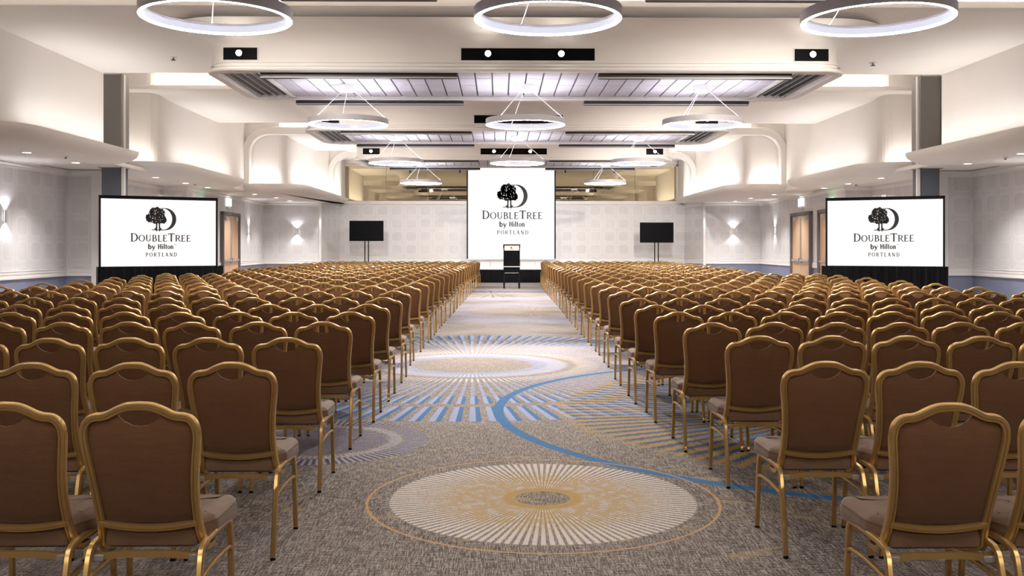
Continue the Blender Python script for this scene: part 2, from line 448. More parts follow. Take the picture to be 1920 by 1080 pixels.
# ceiling slabs, one per module, each with a lip at the front
def up_half(y):
    return 9.15 if y < 2.88*Q-.01 else 9.10 if y < 3.88*Q-.01 else 7.80 if y < 4.88*Q-.01 else 7.30
for k in range(-2, 5):
    y0 = (k+.88)*Q; y1 = min((k+1.5)*Q, YB+.12)
    y0c = max(y0, YF)
    hw = up_half(y0c-.2)+0.02 if k != 2 else 10.62
    mb = MB()
    rings = []
    lip = 0.05
    prof = [(y0c+.02, ZL), (y0c+.12, ZL-.035), (y0c+.25, ZL-.08), (y0c+.42, ZL-.118), (y0c+.62, ZL-.14), (y0c+.9, ZC), (y1, ZC), (y1, ZL+.13), (y0c+.45, ZL+.13), (y0c+.45, ZTOP-.01), (y0c+.40, ZTOP-.01), (y0c+.40, ZL+.10), (y0c+.06, ZL+.10), (y0c+.06, ZL+.13), (y0c+.01, ZL+.13), (y0c, ZL+.11), (y0c, ZL+.02)]
    mb.loft([[(sx(-1, hw), a, b) for a, b in prof], [(sx(1, hw), a, b) for a, b in prof]], True, True)
    struct(mb, 'ceiling', M['paint'], 35)
    if k >= -1 and k < 5:
        area('slot_light', (XC, y0c+.23, ZL+.115), 2*hw-1.0, 0.10, GAP_W*(2*hw-1), WARM, (PI, 0, 0))
# arch band in front of the third and fourth modules (rounded corner, runs down both walls)
def arch(y, hx, name):
    r = 0.75; top = ZL-.02; pts = [(sx(-1, hx), 3.55)]
    for i in range(9):
        a = PI-PI/2*i/8; pts.append((sx(-1, hx)+r+r*math.cos(a), top-r+r*math.sin(a)))
    for i in range(9):
        a = PI/2-PI/2*i/8; pts.append((sx(1, hx)-r+r*math.cos(a), top-r+r*math.sin(a)))
    pts.append((sx(1, hx), 3.55))
    outer = [(sx(-1, hx)-.5, 3.55), (sx(-1, hx)-.5, top+.25)]
    mb = MB()
    prof = [(-.11, -.20), (-.13, .10), (-.10, .14), (.12, .14), (.12, -.20)]
    mb.tube([(p[0], y, p[1]) for p in pts], prof=[(a, b) for a, b in prof], up=(0, -1, 0))
    # corner webs closing between arch and wall corner
    for s_ in (-1, 1):
        cx, cz = sx(s_, hx), top+.14
        arcp = [(sx(s_, hx)-s_*(r-r*math.cos(PI/2*i/8)), top-r+r*math.sin(PI/2*i/8)) for i in range(9)]
        vs = [(cx+s_*.2, y+.02, cz+.1)]+[(cx+s_*.2, y+.02, top-r)]+[(a, y+.02, b) for a, b in arcp]+[(arcp[-1][0], y+.02, cz+.1)]
        n = len(vs); fs = [(0, i, i+1) for i in range(1, n-1)]
        mb.add(vs, fs)
    struct(mb, name, M['paint'], 50)
arch(3.88*Q-.07, 9.05, 'trim_9'); arch(4.88*Q-.14, 7.68, 'trim_10')
# soffits (cloud shaped shelves): rounded nose, flat underside with downlights
CL = []
def soffit(side, yf, yr, edge, rr, rf, outer=11.6):
    pl = [(outer, yf), (outer, yr), (edge, yr), (edge, yf)]
    P4 = [(sx(side, h), y) for h, y in pl]
    rads = [0, 0, rr, rf]
    if side > 0: P4 = P4[::-1]; rads = rads[::-1]
    # make counter-clockwise
    ar = sum(P4[i][0]*P4[(i+1) % 4][1]-P4[(i+1) % 4][0]*P4[i][1] for i in range(4))
    if ar < 0: P4 = P4[::-1]; rads = rads[::-1]
    out = rounded(P4, rads, 14)
    mb = MB(); rings = []
    nose = 0.50; hh = ZST-ZSO
    # open shelf on top: inner rim, then outer edge, nose curve, underside
    prof = [(-0.30, ZSO+.12), (-0.05, ZST-.02), (0, ZST)]
    for i in range(1, 9):
        a = PI/2*i/8; prof.append((-(1-math.cos(a))*nose, ZST-.02-(hh-.02)*math.sin(a)))
    ce = sx(side, outer)
    for o, z in prof:
        ring = []
        for x, y, nx, ny in out:
            inner_edge = abs(x-ce) < 0.05
            ring.append((x+(0 if inner_edge else nx*o), y+(0 if inner_edge else ny*o), z))
        rings.append(ring)
    mb.loft(rings, True, True)
    return mb
SPANS = {0: (-13.9, .64*Q, 8.6), 1: (.90*Q, 1.64*Q, 8.6), 2: (1.90*Q, 2.65*Q, 8.6), 3: (2.84*Q, 3.70*Q, 8.55), 4: (3.845*Q, YB+.1, 7.15)}
for side in (-1, 1):
    mb = MB()
    for h0, ya, yb in ((9.16, YF, 22.0), (9.36, 22.0, 30.4), (9.05, 30.4, YB-.02)):
        x0, x1 = sorted((sx(side, h0), sx(side, 11.7)))
        mb.box((x0, ya, ZSO+.015), (x1, yb, ZSO+.10))
    struct(mb, 'ceiling', M['paint'])
    for k, (a, b, e) in SPANS.items():
        last = k == 4
        mb = soffit(side, a, b, e, 0.02 if last else 0.75, 1.1)
        o = struct(mb, 'ceiling', M['paint'], 50)
        # cove strip lying in the shelf, washing the upper wall
        ya, yb = a+1.3, min(b-.4, YB-.1)
        wall_h = up_half((ya+yb)/2)
        if k > 0: area('cove_light', (sx(side, wall_h-.42), (ya+yb)/2, ZST-.05), 0.12, yb-ya, COVE_W*(yb-ya), NEUT, (0, PI-side*0.25, 0))
# columns at the gap behind the first soffit
for side, nm in ((-1, 'left'), (1, 'right')):
    xc = sx(side, 9.72)
    mb = MB(); mb.box((xc-.24, 22.75, ZSO), (xc+.24, 23.25, ZC+.3), 0); mb.box((xc-.27, 22.70, ZSO), (xc-.235, 22.80, ZC+.3), 0); mb.box((xc+.235, 22.70, ZSO), (xc+.27, 22.80, ZC+.3), 0)
    mb.box((xc-.22, 22.77, 0), (xc+.22, 23.23, ZSO), 1); mb.box((xc-side*.27-.035, 22.78, 0), (xc-side*.27+.035, 22.86, ZC+.3), 2)
    struct(mb, 'column', [M['column'], M['column_low'], M['trim']])

for side in (-1, 1): area('cove_light', (sx(side, 9.85), 23.98, 3.56), 1.4, .1, 8, WARM, (PI, 0, 0)); area('cove_light', (sx(side, 8.45), 3.845*Q+.16, 3.56), 1.1, .08, 9, NEUT, (PI-.1, 0, 0))

# ------------------------------------------------------------------ hanging bays
BX0, BX1 = -5.0, 5.95
ORD = ['nearest', 'second', 'third', 'farthest']
def bay(k, tiles):
    y0 = (k+.97)*Q; y1 = (k+1.36)*Q
    out = rounded([(BX0, y0), (BX1, y0), (BX1, y1), (BX0, y1)], [.45]*4, 8)
    prof = []
    for i in range(9):                        # concave flare from the flat ceiling
        a = PI/2*i/8; prof.append((.72*(1-math.sin(a)), ZC-.001-.34*(1-math.cos(a))))
    prof += [(0, ZRIM+.185), (.035, ZRIM+.18), (.035, ZRIM+.15), (.015, ZRIM+.145), (.015, ZRIM+.125), (.06, ZRIM+.12), (.06, ZRIM+.085), (.04, ZRIM+.08), (.04, ZRIM+.065), (.09, ZRIM+.06), (.10, ZRIM+.03), (.085, ZRIM+.008), (.05, ZRIM), (-.08, ZRIM), (-.10, ZRIM+.015), (-.10, ZRIM+.10)]
    mb = MB(); mb.loft([[(x+nx*o, y+ny*o, z) for x, y, nx, ny in out] for o, z in prof], True, False)
    root = struct(mb, 'ceiling', M['paint'], 35)
    m = MB(); zz = ZRIM+.095
    m.add([(BX0+.05, y0+.05, zz), (BX1-.05, y0+.05, zz), (BX1-.05, y1-.05, zz), (BX0+.05, y1-.05, zz)], [(3,2,1,0)])
    m.obj('backing_board', M['joint'], root)
    # acoustic tiles, each one its own piece, 12 mm joints
    tx0, tx1, ty0, ty1 = -4.12, 5.07, y0+.22, y1-.22
    nx, ny = 30, 4; wx = (tx1-tx0)/nx; wy = (ty1-ty0)/ny
    tm = MB()
    g = .012
    rg = [[(-wx/2+g+c, -wy/2+g+c, z), (wx/2-g-c, -wy/2+g+c, z), (wx/2-g-c, wy/2-g-c, z), (-wx/2+g+c, wy/2-g-c, z)] for z, c in ((.03, 0), (.006, 0), (0, .006))]
    tm.loft(rg, True, True); me = tm.mesh('ceiling_tile', M['tile'])
    if tiles:
        for i in range(nx):
            for j in range(ny):
                o = bpy.data.objects.new('ceiling_tile', me); COL.objects.link(o); o.parent = root
                o.location = (tx0+wx*(i+.5), ty0+wy*(j+.5), ZRIM+.045+random.uniform(-.002, .002))
    # white edge frames around the tile field
    m = MB(); z0, z1 = ZRIM+.03, ZRIM+.09
    for a, b in (((BX0+.12, y0+.12), (BX1-.12, y0+.20)), ((BX0+.12, y1-.20), (BX1-.12, y1-.12)), ((tx0-.10, y0+.12), (tx0-.02, y1-.12)), ((tx1+.02, y0+.12), (tx1+.10, y1-.12))):
        m.box((a[0], a[1], z0), (b[0], b[1], z1))
    m.obj('tile_frame', M['trim'], root)
    # slot diffusers at both ends
    for s_, xa, xb in ((-1, BX0+.16, tx0-.12), (1, tx1+.12, BX1-.16)):
        for q in range(4):
            xs = xa+(xb-xa)*(q+.5)/4
            m = MB(); m.box((xs-.035, y0+.30, ZRIM+.03), (xs-.018, y1-.30, ZRIM+.08)); m.box((xs-.018, y0+.30, ZRIM+.07), (xs+.05, y1-.30, ZRIM+.09), 1)
            m.obj('diffuser_slat', [M['steel'], M['dark']], root)
        m = MB(); xf0, xf1 = xa-.02, xb+.0
        m.box((xf0, y0+.24, ZRIM+.02), (xf1, y0+.30, ZRIM+.07)); m.box((xf0, y1-.30, ZRIM+.02), (xf1, y1-.24, ZRIM+.07)); m.obj('diffuser_frame', M['trim'], root)
    # dark linear tracks
    kk = ORD[k] if k < 4 else 'rear'
    for (a, b, yy, z0, z1, ww) in ((-4.15, -.74, y0+.27, ZRIM-.07, ZRIM+.03, .13), (1.72, 5.1, y0+.27, ZRIM-.07, ZRIM+.03, .13), (-4.17, -.74, y1+.01, ZRIM-.02, ZRIM+.0, .12), (1.73, 5.13, y1+.01, ZRIM-.02, ZRIM+.0, .12)):
        fr = yy < y0+1; lf = a < 0
        if not fr: z0, z1 = ZRIM-.085, ZRIM-.005
        o = thing('track_rail', 'dark linear track rail on %s %s edge of the %s hanging ceiling bay' % ('left half,' if lf else 'right half,', 'front' if fr else 'rear', {-2: 'rearmost', -1: 'overhead', 0: 'unseen overhead', 1: 'nearest', 2: 'middle', 3: 'farthest'}[k]), 'track rail', ((a+b)/2, yy, z0), 0, 'track rails under the ceiling bays')
        L = (b-a)/2
        m = MB(); m.bbox((-L, -ww/2, 0), (L, ww/2, z1-z0), .01); m.obj('rail', M['dark'], o)
        m = MB(); m.box((-L, -ww/2-.006, 0), (L, -ww/2, .02)); m.obj('rail_lip', M['grey_metal'], o)
        if k == 3 and not fr:
            for q in (-L*.55, L*.55):
                m = MB(); m.cyl((q, .02, -.10), .035, .10, 12); m.obj('track_head', M['dark'], o, 40)
                spot('wall_washer', ((a+b)/2+q, yy+.06, z0-.12), 140, NEUT, 105, .9, ((a+b)/2+q, YB, 2.0), .05)
    return root
def fixture(k, xa, xb, spots, name):
    y = (k+.97)*Q-.004; z0, z1 = 4.695, 4.905
    o = thing('spotlight_recess', name, 'spotlight', ((xa+xb)/2, y, z0), 0, 'recessed spotlight boxes on the bay fronts')
    L = (xb-xa)/2; m = MB()
    m.box((-L, -.012, 0), (L, 0, z1-z0)); m.obj('back_plate', M['black_panel'], o)
    m = MB()
    for a, b in (((-L-.012, -.02, -.012), (L+.012, 0, 0)), ((-L-.012, -.02, z1-z0), (L+.012, 0, z1-z0+.012)), ((-L-.012, -.02, 0), (-L, 0, z1-z0)), ((L, -.02, 0), (L+.012, 0, z1-z0))): m.box(a, b)
    m.obj('trim_ring', M['trim'], o)
    for s_ in spots:
        xs = s_-(xa+xb)/2
        hd = MB(); hd.cyl((xs, -.11, .10), .055, .10, 16, 0, axis='y'); hh = hd.obj('lamp_head', M['dark'], o, 40)
        ln = MB(); ln.cyl((xs, -.116, .10), .048, .006, 16, 0, axis='y'); ln.obj('lamp_lens', M['spotlens'], hh)
        if k > 0: spot('bay_spot', (s_, y-.16, z0+.09), SPOT_W, WARM, 75, 0.8, (s_+(s_-.5)*.3, y-5.5, 0), 0.04)
for k in (-2, -1): bay(k, False)
for k in (0, 1, 2, 3):
    bay(k, k > 0)
    pos = {0: 'unseen overhead', 1: 'nearest', 2: 'middle', 3: 'farthest'}[k]
    fixture(k, -4.72, -4.14, [-4.43], 'small black spotlight recess at left end of the %s ceiling bay front' % pos)
    fixture(k, -.66, 1.63, [-.2, 1.05] if k != 2 else [], 'long black spotlight recess at centre of the %s ceiling bay front' % pos)
    fixture(k, 5.07, 5.66, [5.36], 'small black spotlight recess at right end of the %s ceiling bay front' % pos)

def added_rear_fixture(k, xs_, name):  # added unseen fill spots that brighten chair backs and bay fronts
    y = (k+1.36)*Q+.004; z0, z1 = 4.695, 4.905
    o = thing('spotlight_recess', name, 'spotlight', (xs_, y, z0), 0, 'added fill spotlights on the bay rears')
    m = MB(); m.box((-.30, 0, 0), (.30, .012, z1-z0)); m.obj('back_plate', M['black_panel'], o)
    hd = MB(); hd.cyl((0, .012, .10), .055, .09, 16, 0, axis='y'); hh = hd.obj('lamp_head', M['dark'], o, 40)
    ln_ = MB(); ln_.cyl((0, .102, .10), .048, .006, 16, 0, axis='y'); ln_.obj('lamp_lens', M['spotlens'], hh)
    spot('bay_spot', (xs_, y+.16, z0+.09), SPOT_W*(.35 if k < 0 else 1.7 if xs_ > 4 else 1.1), WARM, 100, 1.0, (xs_-.25*(xs_-.5), y+(9.0 if k < 0 else 6.0), 0), 0.04)
for k in (-2, 0, 1, 2):
    for xs_, e_ in ((-4.43, 'left end'), (.48, 'centre'), (5.36, 'right end')):
        if e_ != 'centre': added_rear_fixture(k, xs_, 'added fill spotlight facing the stage on the rear of ceiling bay %s, %s' % ({-2: 'unseen rearmost', 0: 'unseen overhead', 1: 'nearest', 2: 'middle'}[k], e_))

# ------------------------------------------------------------------ ring pendants
def ring_lamp():
    root = thing('ring_pendant', '', 'pendant lamp')
    R = .75; n = 72; m = MB()
    # band section (radius, z) above the diffuser
    sec = [(R-.006, .003), (R, .008), (R, .105), (R-.006, .112), (R-.044, .112), (R-.05, .105), (R-.05, .085)]
    loops = [[((r)*math.cos(2*PI*i/n), r*math.sin(2*PI*i/n), z) for i in range(n)] for r, z in sec]
    m.loft(loops, True, False); m.obj('ring_band', M['grey_metal'], root, 40)
    def turn(sec, nm, mt):
        m = MB(); m.loft([[(r*math.cos(2*PI*i/n), r*math.sin(2*PI*i/n), z) for i in range(n)] for r, z in sec], True, False); m.obj(nm, mt, root, 40)
    turn([(R-.050, .085), (R-.050, .016)], 'inner_diffuser', M['led_in'])
    turn([(R-.050, .016), (R-.046, .002), (R-.040, 0), (R-.010, 0), (R-.006, .003)], 'diffuser', M['led'])
    turn([(R-.034, .1125), (R-.016, .1125)], 'uplight_strip', M['led_up'])
    zc = 4.437-RZ
    m = MB(); m.cyl((0, 0, zc), .17, .11, 28); m.cyl((0, 0, zc-.012), .15, .012, 28, 0); m.obj('canopy', M['white_metal'], root, 40)
    for i in range(3):
        a = PI/2+.35+2*PI*i/3
        m = MB(); m.tube([((R-.025)*math.cos(a), (R-.025)*math.sin(a), .11), (.12*math.cos(a), .12*math.sin(a), zc)], r=.006, n=5); m.obj('cable', M['cable'], root)
    return root
RZ = 3.795
rp = None
rows = [(1.35, 'unseen'), (9.7, 'first'), (18.1, 'second'), (26.45, 'third'), (34.8, 'fourth')]  # unseen row above the camera is added to light the near chairs
ci = 0
for Y, nm in rows:
    for X, c in ((-2.85, 'left'), (.485, 'middle'), (3.83, 'right')):
        if nm == 'fourth' and c == 'middle': continue
        if rp is None: rp = o = ring_lamp()
        else: o = copy_tree(rp)
        o.location = (X, Y, RZ); o['group'] = 'ring pendant lamps'
        o['label'] = 'glowing ring pendant lamp, %s one of the %s row counted from the camera' % (c, nm) if 'unseen' not in nm else 'unseen glowing ring pendant lamp %s the camera, %s one' % ('overhead of' if nm == 'unseen' else 'far behind', c)

# ------------------------------------------------------------------ soffit downlights, sprinklers
def downlight(x, y, lab):
    o = thing('downlight', lab, 'downlight', (x, y, ZSO-.012), 0, 'soffit downlights')
    m = MB(); n = 20
    m.loft([[(r*math.cos(2*PI*i/n), r*math.sin(2*PI*i/n), z) for i in range(n)] for r, z in ((.085, .012), (.11, .012), (.11, .002), (.105, 0), (.088, 0), (.085, .008))], True, False); m.obj('trim_ring', M['trim'], o)
    m = MB(); m.cyl((0, 0, .006), .086, .004, 20); m.obj('lens', M['downlens'], o)
    spot('downlight_beam', (x, y, ZSO-.03), DOWN_W, NEUT, 110, .9, (x, y, 0), .06)
dls = [('first', 'nearer', 1, 19.0, 9.85), ('first', 'farther', 1, 21.3, 9.9), ('second', 'nearest', 1, 25.8, 9.75), ('second', 'middle', 1, 28.1, 9.7), ('second', 'farthest', 1, 30.2, 9.7), ('third', 'nearest', 1, 34.0, 9.2), ('third', 'middle', 1, 36.4, 9.0), ('third', 'farthest', 1, 38.8, 9.0), ('overhead', 'unseen', 1, 10.5, 9.9)]
for side, sn in ((-1, 'left'), (1, 'right')):
    for c, p, _, y, h in dls:
        downlight(sx(side, h), y, 'round downlight under the %s %s wall soffit, %s of its row' % (c, sn, p))
    # pilaster wash
    spot('pilaster_wash', (sx(side, 8.0), 40.02, ZSO-.05), 60, NEUT, 40, .7, (sx(side, 8.07), 40.25, 1.2), .03)
    for y, h, lab in ((19.5, 9.7, 'first'), (28.0, 9.75, 'second')):
        z = ZSO-.045; o = thing('sprinkler', 'small dark sprinkler head under the %s %s wall soffit' % (lab, sn), 'sprinkler', (sx(side, h)+.25, y+.3, z))
        m = MB(); m.cyl((0, 0, .02), .05, .01, 14); m.obj('escutcheon', M['white_metal'], o)
        m = MB(); m.cyl((0, 0, 0), .012, .02, 8); m.cyl((0, 0, -.008), .03, .008, 12); m.obj('deflector', M['dark'], o)
for px, py, lab in ((325, 106, 'left'), (1637, 113, 'right')):
    p = W3(px, py, 3.77*1800/(HOR-py-3)); o = thing('sprinkler', 'dark sprinkler head on the flat ceiling beside the %s end of the nearest bay' % lab, 'sprinkler', (p.x, p.y, ZC-.05))
    m = MB(); m.cyl((0, 0, .04), .07, .01, 14); m.obj('escutcheon', M['white_metal'], o)
    m = MB(); m.cyl((0, 0, 0), .015, .04, 8); m.cyl((0, 0, -.012), .045, .012, 12); m.obj('deflector', M['dark'], o)

# ------------------------------------------------------------------ doors, sconces, signs
def wall_x(side, y):   # inner face of the door wall
    h = 10.05+(10.45-10.05)*(y-29.3)/(40.4-29.3); return sx(side, h)
ang_w = math.atan2(.40, 11.1)
def door(n, side, yc):
    x = wall_x(side, yc)
    o = bpy.data.objects.new('door_%d' % n, None); COL.objects.link(o); o['kind'] = 'structure'
    # local: x along wall (width), -y into the room
    o.location = (x, yc, 0); o.rotation_euler = (0, 0, (PI/2 if side > 0 else -PI/2)-(ang_w if side > 0 else -ang_w))
    W, Hh = 2.3, 2.62
    s_ = -1 if side > 0 else 1
    # build with room side at -y ; for left wall rotated -90 puts -y toward +x... handled by sign
    def B(a, b): return ((a[0], min(a[1]*K, b[1]*K), a[2]), (b[0], max(a[1]*K, b[1]*K), b[2]))
    K = 1
    m = MB()
    for a, b in (((-W/2-.11, 0, 0), (-W/2, .12, Hh+.1)), ((W/2, 0, 0), (W/2+.11, .12, Hh+.1)), ((-W/2-.11, 0, Hh), (W/2+.11, .12, Hh+.11))): m.box(*B(a, b))
    m.obj('door_frame', M['dark_frame'], o)
    for q in (-1, 1):
        m = MB(); a, b = (0.006, W/2-.004) if q > 0 else (-W/2+.004, -.006)
        m.bbox(*B((a, .01, .01), (b, .055, Hh-.005)), .004); lf = m.obj('door_leaf', M['wood'], o)
        m = MB(); c0, c1 = (.08, W/2-.10) if q > 0 else (-W/2+.10, -.08)
        m.bbox(*B((c0, .075, .98), (c1, .115, 1.06)), .01); m.box(*B((q*.10-.05, .055, .93), (q*.10+.05, .13, 1.11))); m.obj('panic_bar', M['steel'], lf)
        m = MB(); m.box(*B((q*W*.25+q*.15-.16, .055, Hh-.16), (q*W*.25+q*.15+.16, .12, Hh-.06))); m.obj('door_closer', M['steel'], lf)
        m = MB(); m.box(*B((q*.05-.012, .056, 1.1), (q*.05+.012, .085, Hh-.1))); m.obj('latch_rod', M['steel'], lf)
        m = MB(); m.box(*B((q*.62-.4, .056, .02), (q*.62+.4, .062, .30))); m.obj('kick_plate', M['steel'], lf)
    return o
M['dark_frame'] = plain('door_frame_grey', (0.12, 0.105, 0.11), 0.5)
door(1, -1, 34.5); door(2, 1, 34.0); door(3, 1, 30.6); door(4, -1, 30.9)
def sconce(x, y, rz, lab):
    o = thing('wall_sconce', lab, 'wall lamp', (x, y, 2.02), rz, 'white wall sconces')
    # front face convex plate, open top and bottom
    m = MB(); ring = lambda z: [(.085*math.sin(a), -.02-.08*math.cos(a), z) for a in [(-1.25+2.5*i/10) for i in range(11)]]
    r1 = ring(0); r2 = ring(.26); m.loft([r1, r2], False, False)
    r3 = [(x_*.93, y_+.008, z_) for x_, y_, z_ in r1]; r4 = [(x_*.93, y_+.008, z_) for x_, y_, z_ in r2]; m.loft([r4, r3], False, False); m.loft([r2, r4], False, False); m.loft([r3, r1], False, False)
    m.obj('shade', M['white_metal'], o, 40)
    m = MB(); m.box((-.06, -.012, .02), (.06, 0, .24)); m.obj('back_plate', M['white_metal'], o)
    m = MB(); m.cyl((0, -.05, .03), .022, .20, 12); m.obj('bulb', M['sconce'], o)
    c, s = math.cos(rz), math.sin(rz)
    lx, ly = x+.055*s, y-.055*c
    for dz, tz in ((.27, 1), (-.01, -1)):
        spot('sconce_light', (lx, ly, 2.02+dz), 14, COOL, 120, .6, (lx-.08*s, ly+.08*c, 2.02+dz+tz), .03)
sconce(W3(557, 434, 40.4).x, 40.4, 0, 'white wall sconce on the recessed wall left of the left television')
sconce(W3(1375, 436, 40.4).x, 40.4, 0, 'white wall sconce on the recessed wall right of the right television')
sconce(wall_x(-1, 37.6), 37.6, PI/2, 'white wall sconce seen from the side, just beyond the left wood door')
sconce(wall_x(1, 37.9), 37.9, -PI/2, 'white wall sconce seen from the side, beyond the right wood doors')
sconce(sx(-1, 11.15), 20.7, PI/2, 'white wall sconce on near left wall at the photo edge')
sconce(sx(1, 11.15), 20.25, -PI/2, 'white wall sconce on near right wall, beyond the photo edge')
def lit_box(side, y, z, lab, mat):
    x = wall_x(side, y)
    o = thing('lit_sign', lab, 'sign', (x-side*.06, y, z))
    m = MB(); m.bbox((-.05, -.19, .08), (.05, .19, .36), .01); m.obj('sign_case', M[mat], o)
    m = MB(); m.box((-.04, -.17, 0), (.04, .17, .08)); m.obj('sign_base', M['grey_metal'], o)
    spot('sign_spill', (x-side*.14, y, z+.3), 8, NEUT, 140, .9, (x, y, z-1), .05)
lit_box(-1, 34.2, 2.86, 'small lit white box mounted above the left wood door', 'lamp_box')
lit_box(1, 34.0, 2.86, 'small lit white box mounted above the right wood door', 'lamp_box')
lit_box(-1, 30.9, 2.70, 'green lit sign peeking above the left projection screen', 'green')
lit_box(1, 30.6, 2.72, 'green lit sign peeking above the right projection screen', 'green')

# ------------------------------------------------------------------ lettering (hand drawn glyph strokes, cap height 1)
def ell(cx, cy, rx, ry, a0, a1, n=14, wthin=.05, wthick=.14):
    out = []
    for i in range(n+1):
        a = math.radians(a0+(a1-a0)*i/n)
        out.append((cx+rx*math.cos(a), cy+ry*math.sin(a), wthin+(wthick-wthin)*abs(math.cos(a))**1.3))
    return out
def ln(x0, y0, x1, y1, w): return [(x0, y0, w), (x1, y1, w)]
K_, T_ = .14, .07
def serif(x, y, l=.13): return ln(x-l, y, x+l, y, .045)
GL = {
 'D': (.86, [ln(.16,0,.16,1,K_), serif(.14,.022), serif(.14,.978), ln(.1,.975,.34,.975,T_), ln(.1,.025,.34,.025,T_), ell(.34,.5,.42,.475,90,-90)]),
 'O': (.92, [ell(.46,.5,.38,.475,0,360,24)]),
 'U': (.88, [ln(.18,.98,.18,.36,K_), ell(.43,.36,.25,.33,180,360,12,.06,.12), ln(.68,.36,.68,.98,T_), serif(.18,.978), serif(.68,.978)]),
 'B': (.74, [ln(.16,0,.16,1,K_), serif(.13,.022,.1), serif(.13,.978,.1), ln(.1,.975,.34,.975,T_), ln(.1,.025,.36,.025,T_), ln(.16,.53,.36,.53,T_), ell(.34,.755,.2,.22,90,-90,10), ell(.36,.28,.26,.255,90,-90,10)]),
 'L': (.66, [ln(.16,0,.16,1,K_), serif(.16,.978), serif(.13,.022,.1), ln(.16,.025,.58,.025,T_), ln(.585,0,.62,.22,.045)]),
 'E': (.70, [ln(.16,0,.16,1,K_), serif(.13,.022,.1), serif(.13,.978,.1), ln(.16,.975,.56,.975,T_), ln(.16,.51,.46,.51,T_), ln(.16,.025,.60,.025,T_), ln(.57,1,.58,.8,.045), ln(.46,.61,.46,.41,.045), ln(.60,0,.64,.22,.045)]),
 'T': (.80, [ln(.40,0,.40,1,K_), serif(.40,.022), ln(.04,.97,.76,.97,T_+.01), ln(.05,1,.03,.78,.045), ln(.75,1,.77,.78,.045)]),
 'R': (.80, [ln(.16,0,.16,1,K_), serif(.15,.022), serif(.13,.978,.1), ln(.1,.975,.36,.975,T_), ln(.16,.49,.38,.49,T_), ell(.36,.73,.24,.24,90,-90,10), ln(.38,.50,.72,.02,.11), ln(.68,.022,.84,.022,.045)]),
 'P': (.70, [ln(.16,0,.16,1,K_), serif(.15,.022), serif(.13,.978,.1), ln(.1,.975,.36,.975,T_), ln(.16,.45,.36,.45,T_), ell(.36,.71,.26,.26,90,-90,10)]),
 'A': (.84, [ln(.12,0,.42,1,T_+.01), ln(.40,1,.74,0,K_), ln(.22,.34,.62,.34,T_), serif(.10,.022,.1), serif(.74,.022,.11)]),
 'N': (.94, [ln(.18,0,.18,1,T_+.01), ln(.14,1,.76,0,K_), ln(.76,0,.76,1,T_+.01), serif(.18,.022,.11), ln(.03,.978,.22,.978,.045), serif(.76,.978,.11)]),
 'b': (.62, [ln(.14,0,.14,1.04,.16), ell(.32,.33,.2,.32,150,-150,14,.10,.15), serif(.1,1.0,.06)]),
 'y': (.60, [ln(.08,.66,.30,.04,.15), ln(.54,.66,.22,-.28,.09), serif(.08,.64,.09), serif(.52,.64,.08), ln(.22,-.28,.06,-.27,.10)]),
 'H': (.86, [ln(.17,0,.17,1,.17), ln(.68,0,.68,1,.17), ln(.17,.52,.68,.52,.10), serif(.17,.03,.12), serif(.17,.97,.12), serif(.68,.03,.12), serif(.68,.97,.12)]),
 'i': (.34, [ln(.17,0,.17,.68,.16), ln(.17,.84,.17,1.0,.16), serif(.17,.03,.11), serif(.12,.66,.08)]),
 'l': (.34, [ln(.17,0,.17,1.06,.16), serif(.17,.03,.11), serif(.12,1.03,.08)]),
 't': (.42, [ln(.18,.10,.18,.92,.15), ln(.05,.66,.38,.66,.09), ell(.28,.12,.10,.10,180,300,6,.09,.14)]),
 'o': (.64, [ell(.32,.33,.23,.30,0,360,20,.08,.15)]),
 'n': (.68, [ln(.16,0,.16,.68,.16), ln(.52,0,.52,.42,.16), ell(.34,.42,.18,.24,0,150,8,.10,.15), serif(.16,.03,.11), serif(.52,.03,.11), serif(.11,.66,.07)]),
}
def stroke(mb, pts, f, th, mi=0):
    """pts (x,y,width) in glyph units; f maps to 3D; th thickness of the mark"""
    n = len(pts); L = []; R = []
    for i, (x, y, wd) in enumerate(pts):
        x0, y0, _ = pts[max(i-1, 0)]; x1, y1, _ = pts[min(i+1, n-1)]
        dx, dy = x1-x0, y1-y0; d = math.hypot(dx, dy) or 1
        nx, ny = -dy/d*wd/2, dx/d*wd/2
        L.append((x+nx, y+ny)); R.append((x-nx, y-ny))
    for i in range(n-1):
        q = [L[i], L[i+1], R[i+1], R[i]]
        a = [f(u, v, th) for u, v in q]; b = [f(u, v, 0) for u, v in q]
        mb.add(a+b, [(0,1,2,3), (7,6,5,4), (0,4,5,1), (1,5,6,2), (2,6,7,3), (3,7,4,0)], mi)
def text_w(s, caps, sp): return sum(GL[c][0]*h for c, h in zip(s, caps))+sp*(len(s)-1)
def text(mb, s, caps, x0, x1, yb, f, th, sp):
    tot = text_w(s, caps, sp); k = (x1-x0)/tot; x = x0
    for c, h in zip(s, caps):
        adv, st = GL[c]
        for p in st: stroke(mb, [(x+a*h*k, yb+b*h*HT, w_*h*(k+HT)/2*WT) for a, b, w_ in p], f, th)
        x += (adv*h+sp)*k
HT = WT = 1.0
